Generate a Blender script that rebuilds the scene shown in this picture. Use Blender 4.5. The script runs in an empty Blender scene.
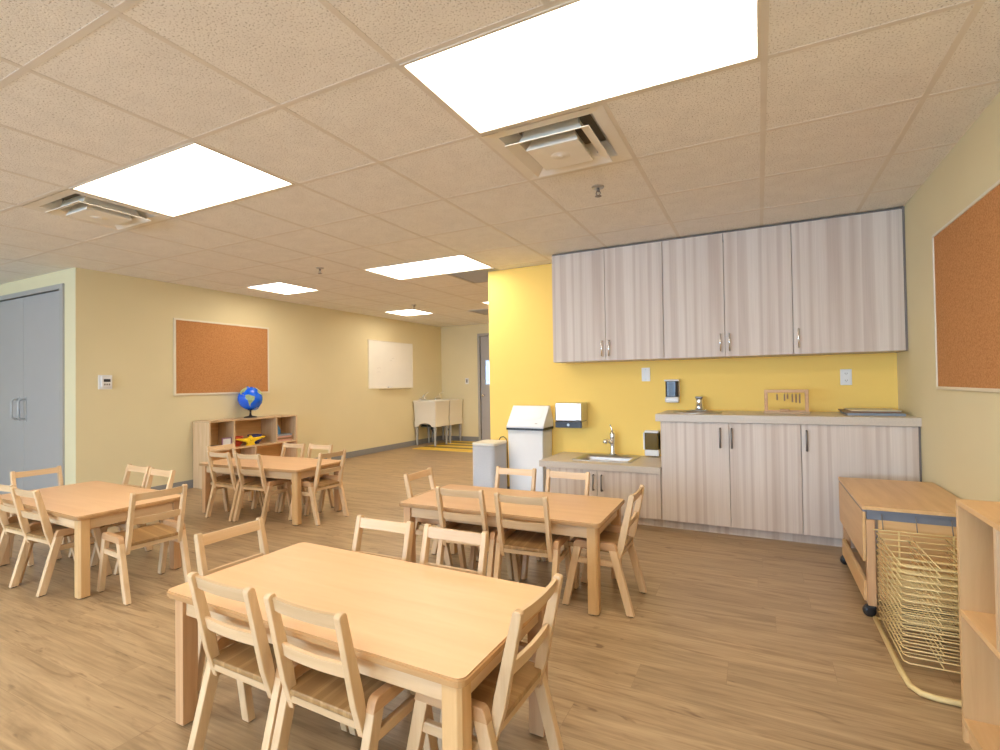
import bpy, bmesh, math, random
from mathutils import Vector, Matrix
random.seed(7)
sc = bpy.context.scene
COL = sc.collection
PI = math.pi

# ------------------------------------------------------------------ materials
def newmat(name):
    m = bpy.data.materials.new(name); m.use_nodes = True
    nt = m.node_tree; b = nt.nodes['Principled BSDF']
    return m, nt, b

def N(nt, typ, **kw):
    n = nt.nodes.new(typ)
    for k, v in kw.items():
        if k in n.inputs: n.inputs[k].default_value = v
        else: setattr(n, k, v)
    return n

def ramp(nt, src, stops, interp='LINEAR'):
    r = nt.nodes.new('ShaderNodeValToRGB'); r.color_ramp.interpolation = interp
    el = r.color_ramp.elements
    while len(el) < len(stops): el.new(.5)
    for e, (p, c) in zip(el, stops):
        e.position = p; e.color = (*c, 1) if len(c) == 3 else c
    nt.links.new(src, r.inputs[0]); return r

def coords(nt, scale=(1, 1, 1), jitter=False):
    t = N(nt, 'ShaderNodeTexCoord'); mp = N(nt, 'ShaderNodeMapping')
    mp.inputs['Scale'].default_value = scale
    if jitter:
        oi = N(nt, 'ShaderNodeObjectInfo'); mul = N(nt, 'ShaderNodeVectorMath', operation='SCALE')
        cb = N(nt, 'ShaderNodeCombineXYZ')
        for i in range(3): nt.links.new(oi.outputs['Random'], cb.inputs[i])
        nt.links.new(cb.outputs[0], mul.inputs[0]); mul.inputs['Scale'].default_value = 17.0
        ad = N(nt, 'ShaderNodeVectorMath', operation='ADD')
        nt.links.new(t.outputs['Object'], ad.inputs[0]); nt.links.new(mul.outputs[0], ad.inputs[1])
        nt.links.new(ad.outputs[0], mp.inputs[0])
    else:
        nt.links.new(t.outputs['Object'], mp.inputs[0])
    return mp.outputs[0]

def plain(name, col, rough=.5, metal=0., var=.04, scale=6., spec=.5):
    m, nt, b = newmat(name)
    n = N(nt, 'ShaderNodeTexNoise', Scale=scale, Detail=2.)
    nt.links.new(coords(nt), n.inputs['Vector'])
    r = ramp(nt, n.outputs['Fac'], [(.3, tuple(c*(1-var) for c in col)), (.7, tuple(min(1, c*(1+var)) for c in col))])
    nt.links.new(r.outputs[0], b.inputs['Base Color'])
    b.inputs['Roughness'].default_value = rough; b.inputs['Metallic'].default_value = metal
    b.inputs['Specular IOR Level'].default_value = spec
    return m

def wood(name, dark, light, axis='x', rough=.4, fine=90., spec=.4):
    m, nt, b = newmat(name)
    s = {'x': (1.6, fine/4, fine/4), 'y': (fine/4, 1.6, fine/4), 'z': (fine/4, fine/4, 1.6)}[axis]
    v = coords(nt, s, True)
    n = N(nt, 'ShaderNodeTexNoise', Scale=1., Detail=5., Roughness=.6, Distortion=.4)
    nt.links.new(v, n.inputs['Vector'])
    r = ramp(nt, n.outputs['Fac'], [(.3, dark), (.72, light)])
    oi = N(nt, 'ShaderNodeObjectInfo')
    hs = N(nt, 'ShaderNodeHueSaturation')
    mr = N(nt, 'ShaderNodeMapRange'); mr.inputs['To Min'].default_value = .9; mr.inputs['To Max'].default_value = 1.08
    nt.links.new(oi.outputs['Random'], mr.inputs['Value']); nt.links.new(mr.outputs[0], hs.inputs['Value'])
    nt.links.new(r.outputs[0], hs.inputs['Color']); nt.links.new(hs.outputs[0], b.inputs['Base Color'])
    b.inputs['Roughness'].default_value = rough; b.inputs['Specular IOR Level'].default_value = spec
    return m

def floor_mat():
    m, nt, b = newmat('oak_vinyl_plank'); L = nt.links
    v0 = coords(nt)
    sx = N(nt, 'ShaderNodeSeparateXYZ'); L.new(v0, sx.inputs[0])
    dv = N(nt, 'ShaderNodeMath', operation='DIVIDE'); dv.inputs[1].default_value = .178; L.new(sx.outputs[1], dv.inputs[0])
    fl = N(nt, 'ShaderNodeMath', operation='FLOOR'); L.new(dv.outputs[0], fl.inputs[0])
    wn = N(nt, 'ShaderNodeTexWhiteNoise', noise_dimensions='1D'); L.new(fl.outputs[0], wn.inputs['W'])
    ma = N(nt, 'ShaderNodeMath', operation='MULTIPLY_ADD'); ma.inputs[1].default_value = 1.22; L.new(wn.outputs['Value'], ma.inputs[0]); L.new(sx.outputs[0], ma.inputs[2])
    cb = N(nt, 'ShaderNodeCombineXYZ'); L.new(ma.outputs[0], cb.inputs[0]); L.new(sx.outputs[1], cb.inputs[1])
    v = cb.outputs[0]
    br = N(nt, 'ShaderNodeTexBrick', Scale=1.)
    br.offset = 0.; br.inputs['Brick Width'].default_value = 1.22; br.inputs['Row Height'].default_value = .178
    br.inputs['Mortar Size'].default_value = .0009; br.inputs['Mortar Smooth'].default_value = .3
    br.inputs['Color1'].default_value = (0, 0, 0, 1); br.inputs['Color2'].default_value = (1, 1, 1, 1)
    br.inputs['Mortar'].default_value = (.5, .5, .5, 1)
    L.new(v, br.inputs['Vector'])
    # shift the grain from plank to plank
    off = N(nt, 'ShaderNodeVectorMath', operation='SCALE'); off.inputs['Scale'].default_value = 7.3
    L.new(br.outputs['Color'], off.inputs[0])
    ad = N(nt, 'ShaderNodeVectorMath', operation='ADD'); L.new(v, ad.inputs[0]); L.new(off.outputs[0], ad.inputs[1])
    def noise(scale, det, rough, dist):
        mp = N(nt, 'ShaderNodeMapping'); mp.inputs['Scale'].default_value = scale; L.new(ad.outputs[0], mp.inputs[0])
        n = N(nt, 'ShaderNodeTexNoise', Scale=1., Detail=det, Roughness=rough, Distortion=dist); L.new(mp.outputs[0], n.inputs['Vector'])
        return n.outputs['Fac']
    grain = noise((1.3, 11, 1), 6., .62, 1.2)
    fine = noise((3., 75, 1), 4., .6, .2)
    streak = noise((2.2, 24, 1), 3., .55, 1.6)
    knot = noise((6., 20, 1), 2., .5, .8)
    base = ramp(nt, grain, [(.28, (.30, .20, .105)), (.5, (.44, .305, .17)), (.75, (.54, .39, .225))])
    f2 = ramp(nt, fine, [(.3, (.80, .79, .77)), (.7, (1.08, 1.08, 1.08))])
    s2 = ramp(nt, streak, [(.55, (1, 1, 1)), (.72, (.56, .49, .42))])
    k2 = ramp(nt, knot, [(.67, (1, 1, 1)), (.76, (.40, .32, .26))])
    def mul(a, c, f=1.):
        x = N(nt, 'ShaderNodeMix', data_type='RGBA', blend_type='MULTIPLY'); x.inputs[0].default_value = f
        L.new(a, x.inputs[6]); L.new(c, x.inputs[7]); return x.outputs[2]
    c = mul(mul(mul(base.outputs[0], f2.outputs[0]), s2.outputs[0], .8), k2.outputs[0], .8)
    tone = ramp(nt, br.outputs['Color'], [(0, (.93, .93, .93)), (1, (1.05, 1.05, 1.05))])
    c = mul(c, tone.outputs[0])
    jt = ramp(nt, br.outputs['Fac'], [(0, (1, 1, 1)), (1, (.74, .70, .66))])
    c = mul(c, jt.outputs[0])
    L.new(c, b.inputs['Base Color'])
    b.inputs['Roughness'].default_value = .34; b.inputs['Specular IOR Level'].default_value = .55
    bp = N(nt, 'ShaderNodeBump', Strength=.12, Distance=.002); L.new(fine, bp.inputs['Height']); L.new(bp.outputs[0], b.inputs['Normal'])
    return m

def tile_mat():
    m, nt, b = newmat('speckled_ceiling_tile'); L = nt.links
    v = coords(nt)
    n = N(nt, 'ShaderNodeTexNoise', Scale=150., Detail=2., Roughness=.55); L.new(v, n.inputs['Vector'])
    w = N(nt, 'ShaderNodeTexNoise', Scale=9., Detail=3.); L.new(v, w.inputs['Vector'])
    r = ramp(nt, n.outputs['Fac'], [(.34, (.44, .40, .35)), (.42, (.85, .83, .79)), (.8, (.89, .87, .83))])
    r2 = ramp(nt, w.outputs['Fac'], [(.3, (.96, .96, .96)), (.7, (1.03, 1.03, 1.03))])
    x = N(nt, 'ShaderNodeMix', data_type='RGBA', blend_type='MULTIPLY'); x.inputs[0].default_value = 1
    L.new(r.outputs[0], x.inputs[6]); L.new(r2.outputs[0], x.inputs[7]); L.new(x.outputs[2], b.inputs['Base Color'])
    b.inputs['Roughness'].default_value = .9; b.inputs['Specular IOR Level'].default_value = .1
    bp = N(nt, 'ShaderNodeBump', Strength=.3, Distance=.003); L.new(n.outputs['Fac'], bp.inputs['Height']); L.new(bp.outputs[0], b.inputs['Normal'])
    return m

def laminate_mat():
    m, nt, b = newmat('pale_ash_laminate'); L = nt.links
    v = coords(nt, (7.5, 7.5, .08)); n = N(nt, 'ShaderNodeTexNoise', Scale=1., Detail=1.5, Roughness=.5); L.new(v, n.inputs['Vector'])
    v2 = coords(nt, (130., 130., 2.2)); n2 = N(nt, 'ShaderNodeTexNoise', Scale=1., Detail=4., Distortion=.3); L.new(v2, n2.inputs['Vector'])
    r = ramp(nt, n.outputs['Fac'], [(.3, (.53, .43, .36)), (.40, (.585, .475, .40)), (.44, (.68, .585, .51)), (.51, (.71, .62, .545)), (.54, (.60, .495, .425)), (.60, (.655, .555, .48)), (.64, (.73, .64, .565))])
    r2 = ramp(nt, n2.outputs['Fac'], [(.3, (.93, .92, .91)), (.7, (1.03, 1.03, 1.03))])
    x = N(nt, 'ShaderNodeMix', data_type='RGBA', blend_type='MULTIPLY'); x.inputs[0].default_value = 1
    L.new(r.outputs[0], x.inputs[6]); L.new(r2.outputs[0], x.inputs[7]); L.new(x.outputs[2], b.inputs['Base Color'])
    b.inputs['Roughness'].default_value = .5; b.inputs['Specular IOR Level'].default_value = .35
    return m

def cork_mat(name, k=1.):
    m, nt, b = newmat(name); L = nt.links
    n = N(nt, 'ShaderNodeTexNoise', Scale=140., Detail=3.); L.new(coords(nt), n.inputs['Vector'])
    r = ramp(nt, n.outputs['Fac'], [(.3, (.42*k, .185*k, .066*k)), (.7, (.60*k, .30*k, .125*k))])
    L.new(r.outputs[0], b.inputs['Base Color']); b.inputs['Roughness'].default_value = .9; b.inputs['Specular IOR Level'].default_value = .1
    return m

def emit_mat(name, col, s):
    m, nt, b = newmat(name)
    b.inputs['Base Color'].default_value = (.9, .9, .9, 1)
    b.inputs['Emission Color'].default_value = (*col, 1); b.inputs['Emission Strength'].default_value = s
    b.inputs['Roughness'].default_value = .5
    return m

def pane_mat(name, tint=(1, 1, 1), gl=.08):
    m, nt, b = newmat(name); L = nt.links
    tr = N(nt, 'ShaderNodeBsdfTransparent'); tr.inputs[0].default_value = (*tint, 1)
    g = N(nt, 'ShaderNodeBsdfGlossy'); g.inputs['Roughness'].default_value = .03
    mx = N(nt, 'ShaderNodeMixShader'); mx.inputs[0].default_value = gl
    L.new(tr.outputs[0], mx.inputs[1]); L.new(g.outputs[0], mx.inputs[2])
    L.new(mx.outputs[0], nt.nodes['Material Output'].inputs[0])
    return m

M = {}
M['floor'] = floor_mat()
M['tile'] = tile_mat()
M['tbar'] = plain('tbar_paint', (.73, .685, .615), .7)
M['beige'] = plain('khaki_wall_paint', (.73, .645, .41), .75, var=.015, scale=2., spec=.2)
M['yellow'] = plain('yellow_wall_paint', (.96, .67, .185), .7, var=.012, scale=2., spec=.2)
M['base'] = plain('grey_rubber_base', (.25, .25, .25), .6)
M['lam'] = laminate_mat()
M['lamdark'] = plain('dark_filler_gap_shade', (.22, .185, .165), .6)
M['counter'] = plain('greige_counter', (.62, .535, .44), .35, var=.05, scale=120.)
M['chrome'] = plain('chrome', (.82, .82, .83), .18, 1., .01)
M['satin'] = plain('satin_metal_cover', (.66, .66, .68), .26, 1., .02)
M['steel'] = plain('brushed_steel', (.50, .50, .51), .36, 1., .03, 40.)
M['pewter'] = plain('pewter_pull', (.24, .22, .21), .4, .8)
M['black'] = plain('black_plastic', (.012, .012, .014), .35)
M['rubber'] = plain('black_rubber', (.02, .02, .02), .7)
M['white'] = plain('white_plastic', (.80, .80, .80), .4, var=.01)
M['whitemetal'] = plain('white_enamel', (.78, .78, .79), .35, var=.01)
M['cork'] = cork_mat('cork')
M['alu'] = plain('aluminium_frame', (.78, .72, .58), .45, .2)
M['whiteboard'] = plain('whiteboard_enamel', (.88, .86, .80), .3, var=.01)
M['doorgrey'] = plain('grey_door_paint', (.39, .37, .36), .5, var=.01)
M['framegrey'] = plain('grey_door_frame_paint', (.38, .36, .33), .5, var=.01)
for a in 'xyz':
    M['birch'+a] = wood('birch_grain_'+a, (.60, .40, .215), (.755, .55, .34), a, .38)
    M['beech'+a] = wood('steamed_beech_'+a, (.50, .275, .13), (.66, .41, .22), a, .4)
    M['maple'+a] = wood('maple_grain_'+a, (.60, .36, .155), (.72, .47, .23), a, .38)
M['seat'] = None
def seat_mat():
    m, nt, b = newmat('laminated_seat_wood'); L = nt.links
    n = N(nt, 'ShaderNodeTexNoise', Scale=1., Detail=0.); L.new(coords(nt, (15., .2, .2), True), n.inputs['Vector'])
    n2 = N(nt, 'ShaderNodeTexNoise', Scale=1., Detail=4.); L.new(coords(nt, (60., 3., 60.), True), n2.inputs['Vector'])
    r = ramp(nt, n.outputs['Fac'], [(.0, (.34, .195, .078)), (.44, (.40, .24, .10)), (.52, (.46, .285, .125)), (.60, (.37, .215, .085))], 'CONSTANT')
    r2 = ramp(nt, n2.outputs['Fac'], [(.3, (.85, .83, .8)), (.7, (1.05, 1.05, 1.05))])
    x = N(nt, 'ShaderNodeMix', data_type='RGBA', blend_type='MULTIPLY'); x.inputs[0].default_value = 1
    L.new(r.outputs[0], x.inputs[6]); L.new(r2.outputs[0], x.inputs[7]); L.new(x.outputs[2], b.inputs['Base Color'])
    b.inputs['Roughness'].default_value = .35
    return m
M['seat'] = seat_mat()
M['tabletop'] = wood('maple_laminate_top', (.72, .445, .24), (.80, .515, .295), 'x', .38, 60., .3)
M['tableedge'] = wood('tabletop_edge_wood', (.40, .215, .085), (.55, .32, .14), 'x', .4)
M['light'] = emit_mat('light_diffuser', (1., .90, .76), 9.5)
M['lightframe'] = plain('light_frame_paint', (.72, .66, .56), .5)
M['vent'] = plain('vent_enamel', (.82, .78, .70), .45, var=.01)
M['ventdark'] = plain('duct_interior', (.20, .18, .15), .8)
M['grille'] = plain('grey_grille', (.40, .39, .36), .6)
M['pane'] = pane_mat('clear_pane')
M['frost'] = None
def frost():
    m, nt, b = newmat('pale_door_lite')
    b.inputs['Base Color'].default_value = (.62, .70, .82, 1); b.inputs['Roughness'].default_value = .25
    b.inputs['Transmission Weight'].default_value = .35
    return m
M['frost'] = frost()
M['bluegrey'] = plain('blue_grey_board', (.26, .30, .36), .5)
M['cream'] = plain('cream_card', (.72, .66, .48), .6)
M['brown'] = plain('brown_board', (.26, .14, .07), .5)
M['redtoy'] = plain('red_toy_plastic', (.62, .075, .03), .35)
M['navytoy'] = plain('navy_toy_plastic', (.03, .035, .20), .35)
M['yellowtoy'] = plain('yellow_toy_plastic', (.92, .62, .02), .35)
M['bluetoy'] = plain('blue_toy_plastic', (.06, .22, .48), .4)
M['purple'] = plain('mauve_frame', (.30, .16, .28), .5)
M['pink'] = plain('salmon_book_cover', (.62, .34, .27), .55)
M['paper'] = plain('white_paper', (.78, .77, .76), .7)
M['ocean'] = plain('globe_ocean', (.003, .13, .85), .22, var=.06, scale=9.)
M['land'] = plain('globe_land', (.36, .46, .22), .3, var=.4, scale=18.)
M['meridian'] = plain('clear_blue_meridian', (.05, .27, .72), .2)
M['purifier'] = plain('pale_grey_grille_plastic', (.52, .53, .56), .5, var=.03, scale=80.)
M['puriftop'] = plain('ivory_plastic', (.80, .76, .64), .4)
M['tub'] = plain('white_tub_plastic', (.82, .78, .68), .35, var=.01)
M['leggrey'] = plain('grey_steel_leg', (.46, .46, .46), .45, .3)
M['pipe'] = plain('dark_drain_pipe', (.05, .05, .055), .5)
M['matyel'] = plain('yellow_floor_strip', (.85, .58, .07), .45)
M['matshade'] = plain('painted_floor_shade', (.26, .18, .06), .5)  # olive tone carries the shadow bands on the yellow floor
M['smoke'] = plain('smoked_window', (.035, .035, .045), .12)
M['amber'] = plain('amber_smoked_window', (.16, .105, .025), .15)
M['wire'] = plain('cream_coated_wire', (.70, .53, .24), .4)
M['slate'] = plain('slate_edge_band', (.17, .185, .22), .5)
M['wallcap'] = M['beige']

# ------------------------------------------------------------------ mesh helpers
def BM(): return bmesh.new()
def box(bm, x0, x1, y0, y1, z0, z1, bev=0., mi=0, seg=2):
    r = bmesh.ops.create_cube(bm, size=1.)
    vs = r['verts']
    for v in vs:
        v.co = Vector(((x0+x1)/2+v.co.x*(x1-x0), (y0+y1)/2+v.co.y*(y1-y0), (z0+z1)/2+v.co.z*(z1-z0)))
    es = list({e for v in vs for e in v.link_edges}); fs = list({f for v in vs for f in v.link_faces})
    for f in fs: f.material_index = mi
    if bev > 0:
        bv = bmesh.ops.bevel(bm, geom=es, offset=min(bev, .49*min(x1-x0, y1-y0, z1-z0)), segments=seg, affect='EDGES', profile=.5)
        for f in bv['faces']: f.material_index = mi
    return bm

def prism(bm, pts, ext, bev=0., mi=0, seg=2):
    """closed polygon pts (3-D, planar) pushed along the vector ext"""
    ext = Vector(ext)
    a = [bm.verts.new(Vector(p)) for p in pts]; c = [bm.verts.new(Vector(p)+ext) for p in pts]
    n = len(pts); fs = [bm.faces.new(a), bm.faces.new(c[::-1])]
    for i in range(n): fs.append(bm.faces.new((a[i], c[i], c[(i+1) % n], a[(i+1) % n])))
    for f in fs: f.material_index = mi
    bmesh.ops.recalc_face_normals(bm, faces=fs)
    if bev > 0:
        es = list({e for f in fs for e in f.edges})
        bv = bmesh.ops.bevel(bm, geom=es, offset=bev, segments=seg, affect='EDGES', profile=.5)
        for f in bv['faces']: f.material_index = mi
    return bm

def rounded(pts, rad, n=4):
    """round the corners of a 2-D polygon; rad is one number or one per corner"""
    out = []; L = len(pts)
    for i, p in enumerate(pts):
        r = rad[i] if isinstance(rad, (list, tuple)) else rad
        p = Vector(p); a = Vector(pts[i-1]); c = Vector(pts[(i+1) % L])
        if r <= 0: out.append(tuple(p)); continue
        u = (a-p).normalized(); w = (c-p).normalized()
        ang = math.acos(max(-1, min(1, u.dot(w)))); d = min(r/math.tan(ang/2), .49*(a-p).length, .49*(c-p).length)
        s, e = p+u*d, p+w*d
        for k in range(n+1):
            t = k/n; out.append(tuple((1-t)**2*s + 2*t*(1-t)*p + t*t*e))
    return out

def tube(bm, path, r, n=8, cap=True, mi=0):
    path = [Vector(p) for p in path]; rings = []
    prev = None
    for i, p in enumerate(path):
        rr = r[i] if isinstance(r, (list, tuple)) else r
        t = ((path[min(i+1, len(path)-1)]-p).normalized() + (p-path[max(i-1, 0)]).normalized()).normalized()
        if prev is None:
            u = t.orthogonal().normalized()
        else:
            u = (prev - t*prev.dot(t)).normalized()
        prev = u; w = t.cross(u)
        rings.append([bm.verts.new(p+(u*math.cos(2*PI*k/n)+w*math.sin(2*PI*k/n))*rr) for k in range(n)])
    fs = []
    for a, c in zip(rings, rings[1:]):
        for k in range(n): fs.append(bm.faces.new((a[k], a[(k+1) % n], c[(k+1) % n], c[k])))
    for f in fs: f.smooth = True
    if cap: fs += [bm.faces.new(rings[0][::-1]), bm.faces.new(rings[-1])]
    for f in fs: f.material_index = mi
    return bm

def lathe(bm, prof, c=(0, 0, 0), n=24, mi=0, mat=None):
    rings = []
    for (r, z) in prof:
        r = max(r, 1e-4)
        vs = [Vector((r*math.cos(2*PI*k/n), r*math.sin(2*PI*k/n), z)) for k in range(n)]
        if mat: vs = [mat @ v for v in vs]
        rings.append([bm.verts.new(v+Vector(c)) for v in vs])
    fs = []
    for a, d in zip(rings, rings[1:]):
        for k in range(n): fs.append(bm.faces.new((a[k], a[(k+1) % n], d[(k+1) % n], d[k])))
    for f in fs: f.smooth = True; f.material_index = mi
    for f in (bm.faces.new(rings[0][::-1]), bm.faces.new(rings[-1])): f.material_index = mi
    return bm

def arc(c, r, a0, a1, n, ax='xy'):
    o = []
    for k in range(n+1):
        a = a0+(a1-a0)*k/n; u, v = r*math.cos(a), r*math.sin(a)
        d = {'xy': (u, v, 0), 'xz': (u, 0, v), 'yz': (0, u, v)}[ax]
        o.append((c[0]+d[0], c[1]+d[1], c[2]+d[2]))
    return o

def obj(name, bm, mats, parent=None, label=None):
    me = bpy.data.meshes.new(name)
    bmesh.ops.recalc_face_normals(bm, faces=bm.faces[:])
    bm.to_mesh(me); bm.free()
    o = bpy.data.objects.new(name, me); COL.objects.link(o)
    for m in (mats if isinstance(mats, (list, tuple)) else [mats]): me.materials.append(m)
    if parent is not None: o.parent = parent
    if label: o['label'] = label
    return o

def tag(o, label, cat, group=None):
    o['label'] = label; o['category'] = cat
    if group: o['group'] = group
    return o

def thing(name, label, cat, loc=(0, 0, 0), rz=0., group=None):
    o = bpy.data.objects.new(name, None); COL.objects.link(o); o.empty_display_size = .1
    o.location = loc; o.rotation_euler = (0, 0, rz)
    return tag(o, label, cat, group)

def struct(name, bm, mats, label, cat='room', parent=None):
    o = obj(name, bm, mats, parent)
    o['kind'] = 'structure'
    if parent is None: o['label'] = label; o['category'] = cat
    return o

def dup(root, loc, rz, label, group=None):
    r = root.copy(); COL.objects.link(r); r.location = loc; r.rotation_euler = (0, 0, rz); r['label'] = label
    if group: r['group'] = group
    for ch in list(root.children):
        c = ch.copy(); COL.objects.link(c); c.parent = r
        for g in list(ch.children):
            d = g.copy(); COL.objects.link(d); d.parent = c
    return r

# ------------------------------------------------------------------ the room
H = 2.36                      # ceiling height
XL, XR, XO = -5.915, .925, -8.3
YD, YK, YF, YB = 2.51, 4.74, 8.89, -5.6
T = .12
bm = BM(); box(bm, XO-T, XR+T, YB-T, YF+T, -.1, 0); struct('floor', bm, M['floor'], 'oak vinyl plank floor', 'floor')

# ceiling on a two-foot grid; openings where lights and vents sit
GX, GY, OX, OY = .61, .624, -1.788, 1.488
gx = lambda i: OX+i*GX
gy = lambda j: OY+j*GY
LIGHTS = [((1, 3), (0, 1), 'big bright ceiling light over the front tables, beside the square air vent'),
          ((-3, -1), (0, 1), 'ceiling light panel directly above the double door table'),
          ((-3, -1), (4, 5), 'ceiling light panel between the globe shelf and the yellow wall corner'),
          ((-6, -5), (4, 5), 'square ceiling light panel close above the cork board near the globe'),
          ((-6, -5), (8, 9), 'small far ceiling light panel close above the whiteboard'),
          ((-3, -1), (8, 9), 'far ceiling light panel half hidden behind the yellow wall edge'),
          ((-3, -1), (-4, -3), 'ceiling light panel behind the viewer by the outer windows'),
          ((1, 3), (-4, -3), 'ceiling light panel behind the viewer beside the right wall'),
          ((-7, -5), (-4, -3), 'ceiling light panel behind the viewer in the door alcove'),
          ((-3, -1), (-8, -7), 'ceiling light panel behind the viewer nearest the middle outer window'),
          ((1, 3), (-8, -7), 'ceiling light panel behind the viewer nearest the outer window by the right wall'),
          ((-7, -5), (-8, -7), 'ceiling light panel behind the viewer nearest the outer window by the alcove'),
          ((1, 3), (6, 7), 'added unseen light panel in the passage close behind the yellow wall'),  # unseen lamp added to brighten the far ceiling and walls
          ((-1, 1), (9, 10), 'added unseen light panel in the passage by the grey far door'),  # also out of view, added to lift the far end
          ((1, 3), (8, 9), 'ceiling light panel in the passage behind the yellow wall')]
VENTS = [((1, 1), 'square air vent beside the big ceiling light over the front tables'),
         ((-4, 0), 'square air vent touching the light above the double door table')]
GRILLES = [((-2, 5), 'flat grey return air grille touching the light by the yellow wall corner'),
           ((-4, 9), 'flat grey return air grille in the far end of the ceiling')]
holes = set(); joined = {}
for (a, b_), (c, d), _ in LIGHTS:
    for i in range(a, b_):
        for j in range(c, d): holes.add((i, j)); joined[(i, j)] = _
for ij, _ in VENTS+GRILLES: holes.add(ij)
bm = BM()
for i in range(-12, 6):
    for j in range(-13, 14):
        if (i, j) in holes: continue
        x0, x1 = max(gx(i), XO-.06), min(gx(i+1), XR+.06); y0, y1 = max(gy(j), YB-.06), min(gy(j+1), YF+.06)
        if x1-x0 < .005 or y1-y0 < .005: continue
        box(bm, x0, x1, y0, y1, H, H+.02)
struct('ceiling', bm, M['tile'], 'suspended ceiling of speckled two-foot tiles', 'ceiling')
bm = BM(); w = .012
for i in range(-10, 5):
    for j in range(-13, 14):
        x, y0, y1 = gx(i), max(gy(j), YB), min(gy(j+1), YF)
        if XO < x < XR and y1-y0 > .01 and not ((i, j) in joined and (i-1, j) in joined and joined[(i, j)] == joined[(i-1, j)]):
            box(bm, x-w, x+w, y0, y1, H-.0012, H)
for j in range(-11, 12):
    y = gy(j)
    if YB < y < YF: box(bm, XO, XR, y-w, y+w, H-.0010, H)
struct('trim_1', bm, M['tbar'], 'ceiling T-bar grid', 'ceiling grid')

def wall_boxes(bm, ax, lo, hi, p0, p1, ops, z1=None):
    """wall along ax ('x' or 'y') from lo to hi, between p0 and p1 across, with openings (a, b, za, zb)"""
    z1 = z1 or H+.02
    def put(a, b, za, zb):
        if b-a < 1e-4 or zb-za < 1e-4: return
        if ax == 'x': box(bm, a, b, p0, p1, za, zb)
        else: box(bm, p0, p1, a, b, za, zb)
    cur = lo
    for (a, b, za, zb) in sorted(ops):
        put(cur, a, 0, z1); put(a, b, 0, za); put(a, b, zb, z1); cur = b
    put(cur, hi, 0, z1)

DA, DB, DT = -7.905, -6.195, 2.175         # double door opening
FA, FB, FT = -4.985, -4.09, 2.12           # far door opening
WINS = [(-7.6, -5.4), (-4.9, -2.7), (-2.2, 0.)]
WZ0, WZ1 = .45, 2.25
bm = BM(); wall_boxes(bm, 'y', YD, YF+T, XL-T, XL, []); struct('wall_left', bm, M['beige'], 'khaki wall with the cork board and whiteboard', 'wall')
bm = BM(); wall_boxes(bm, 'x', XO, XL-T, YD, YD+T, [(DA, DB, 0, DT)]); struct('wall_alcove', bm, M['beige'], 'khaki wall around the grey double doors', 'wall')
bm = BM(); wall_boxes(bm, 'x', XL, XR, YF, YF+T, [(FA, FB, 0, FT)]); struct('wall_far', bm, M['beige'], 'khaki end wall behind the utility tubs', 'wall')
bm = BM(); wall_boxes(bm, 'y', YB-T, YF+T, XR, XR+T, []); struct('wall_right', bm, M['beige'], 'khaki wall behind the drying rack', 'wall')
bm = BM(); wall_boxes(bm, 'y', YB-T, YD+T, XO-T, XO, []); struct('wall_outer', bm, M['beige'], 'khaki wall beyond the double doors', 'wall')
bm = BM(); wall_boxes(bm, 'x', XO, XR, YB-T, YB, [(a, b, WZ0, WZ1) for a, b in WINS]); struct('wall_back', bm, M['beige'], 'khaki window wall behind the viewer', 'wall')
bm = BM(); box(bm, -2.545, XR, YK, YK+T, 0, H-.003); struct('wall_kitchen', bm, M['yellow'], 'bright yellow wall behind the counters', 'wall')

# baseboards
bh = .095
bm = BM(); box(bm, XL, XL+.01, YD, YF, 0, bh, .003); struct('baseboard_left', bm, M['base'], 'grey rubber baseboard', 'baseboard')
bm = BM(); box(bm, XL+.01, FA-.05, YF-.01, YF, 0, bh, .003); box(bm, FB+.05, XR, YF-.01, YF, 0, bh, .003); struct('baseboard_far', bm, M['base'], 'grey rubber baseboard', 'baseboard')
bm = BM(); box(bm, DB+.07, XL, YD-.01, YD, 0, bh, .003); box(bm, XO, DA-.07, YD-.01, YD, 0, bh, .003); struct('baseboard_alcove', bm, M['base'], 'grey rubber baseboard', 'baseboard')
bm = BM(); box(bm, XR-.01, XR, YB, 4.1, 0, bh, .003); struct('baseboard_right', bm, M['base'], 'grey rubber baseboard', 'baseboard')
bm = BM(); box(bm, -2.545, -1.70, YK-.01, YK, 0, bh, .003); struct('baseboard_kitchen', bm, M['base'], 'grey rubber baseboard', 'baseboard')

# windows behind the viewer
for k, (a, b_) in enumerate(WINS):
    bm = BM(); f = .05
    box(bm, a, b_, YB-.09, YB-.03, WZ0, WZ0+f); box(bm, a, b_, YB-.09, YB-.03, WZ1-f, WZ1)
    box(bm, a, a+f, YB-.09, YB-.03, WZ0+f, WZ1-f); box(bm, b_-f, b_, YB-.09, YB-.03, WZ0+f, WZ1-f)
    mid = (a+b_)/2; box(bm, mid-.025, mid+.025, YB-.09, YB-.03, WZ0+f, WZ1-f)
    wo = struct('window_%d' % (k+1), bm, M['whitemetal'], 'white framed window', 'window')
    bm = BM(); box(bm, a+f, mid-.025, YB-.063, YB-.057, WZ0+f, WZ1-f); box(bm, mid+.025, b_-f, YB-.063, YB-.057, WZ0+f, WZ1-f)
    struct('pane', bm, M['pane'], '', parent=wo)
    ld = bpy.data.lights.new('window_portal', 'AREA'); ld.shape = 'RECTANGLE'; ld.size = b_-a; ld.size_y = WZ1-WZ0
    ld.cycles.is_portal = True
    lo = bpy.data.objects.new('window_portal', ld); COL.objects.link(lo)
    lo.location = (mid, YB-.02, (WZ0+WZ1)/2); lo.rotation_euler = (PI/2, 0, 0)

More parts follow.
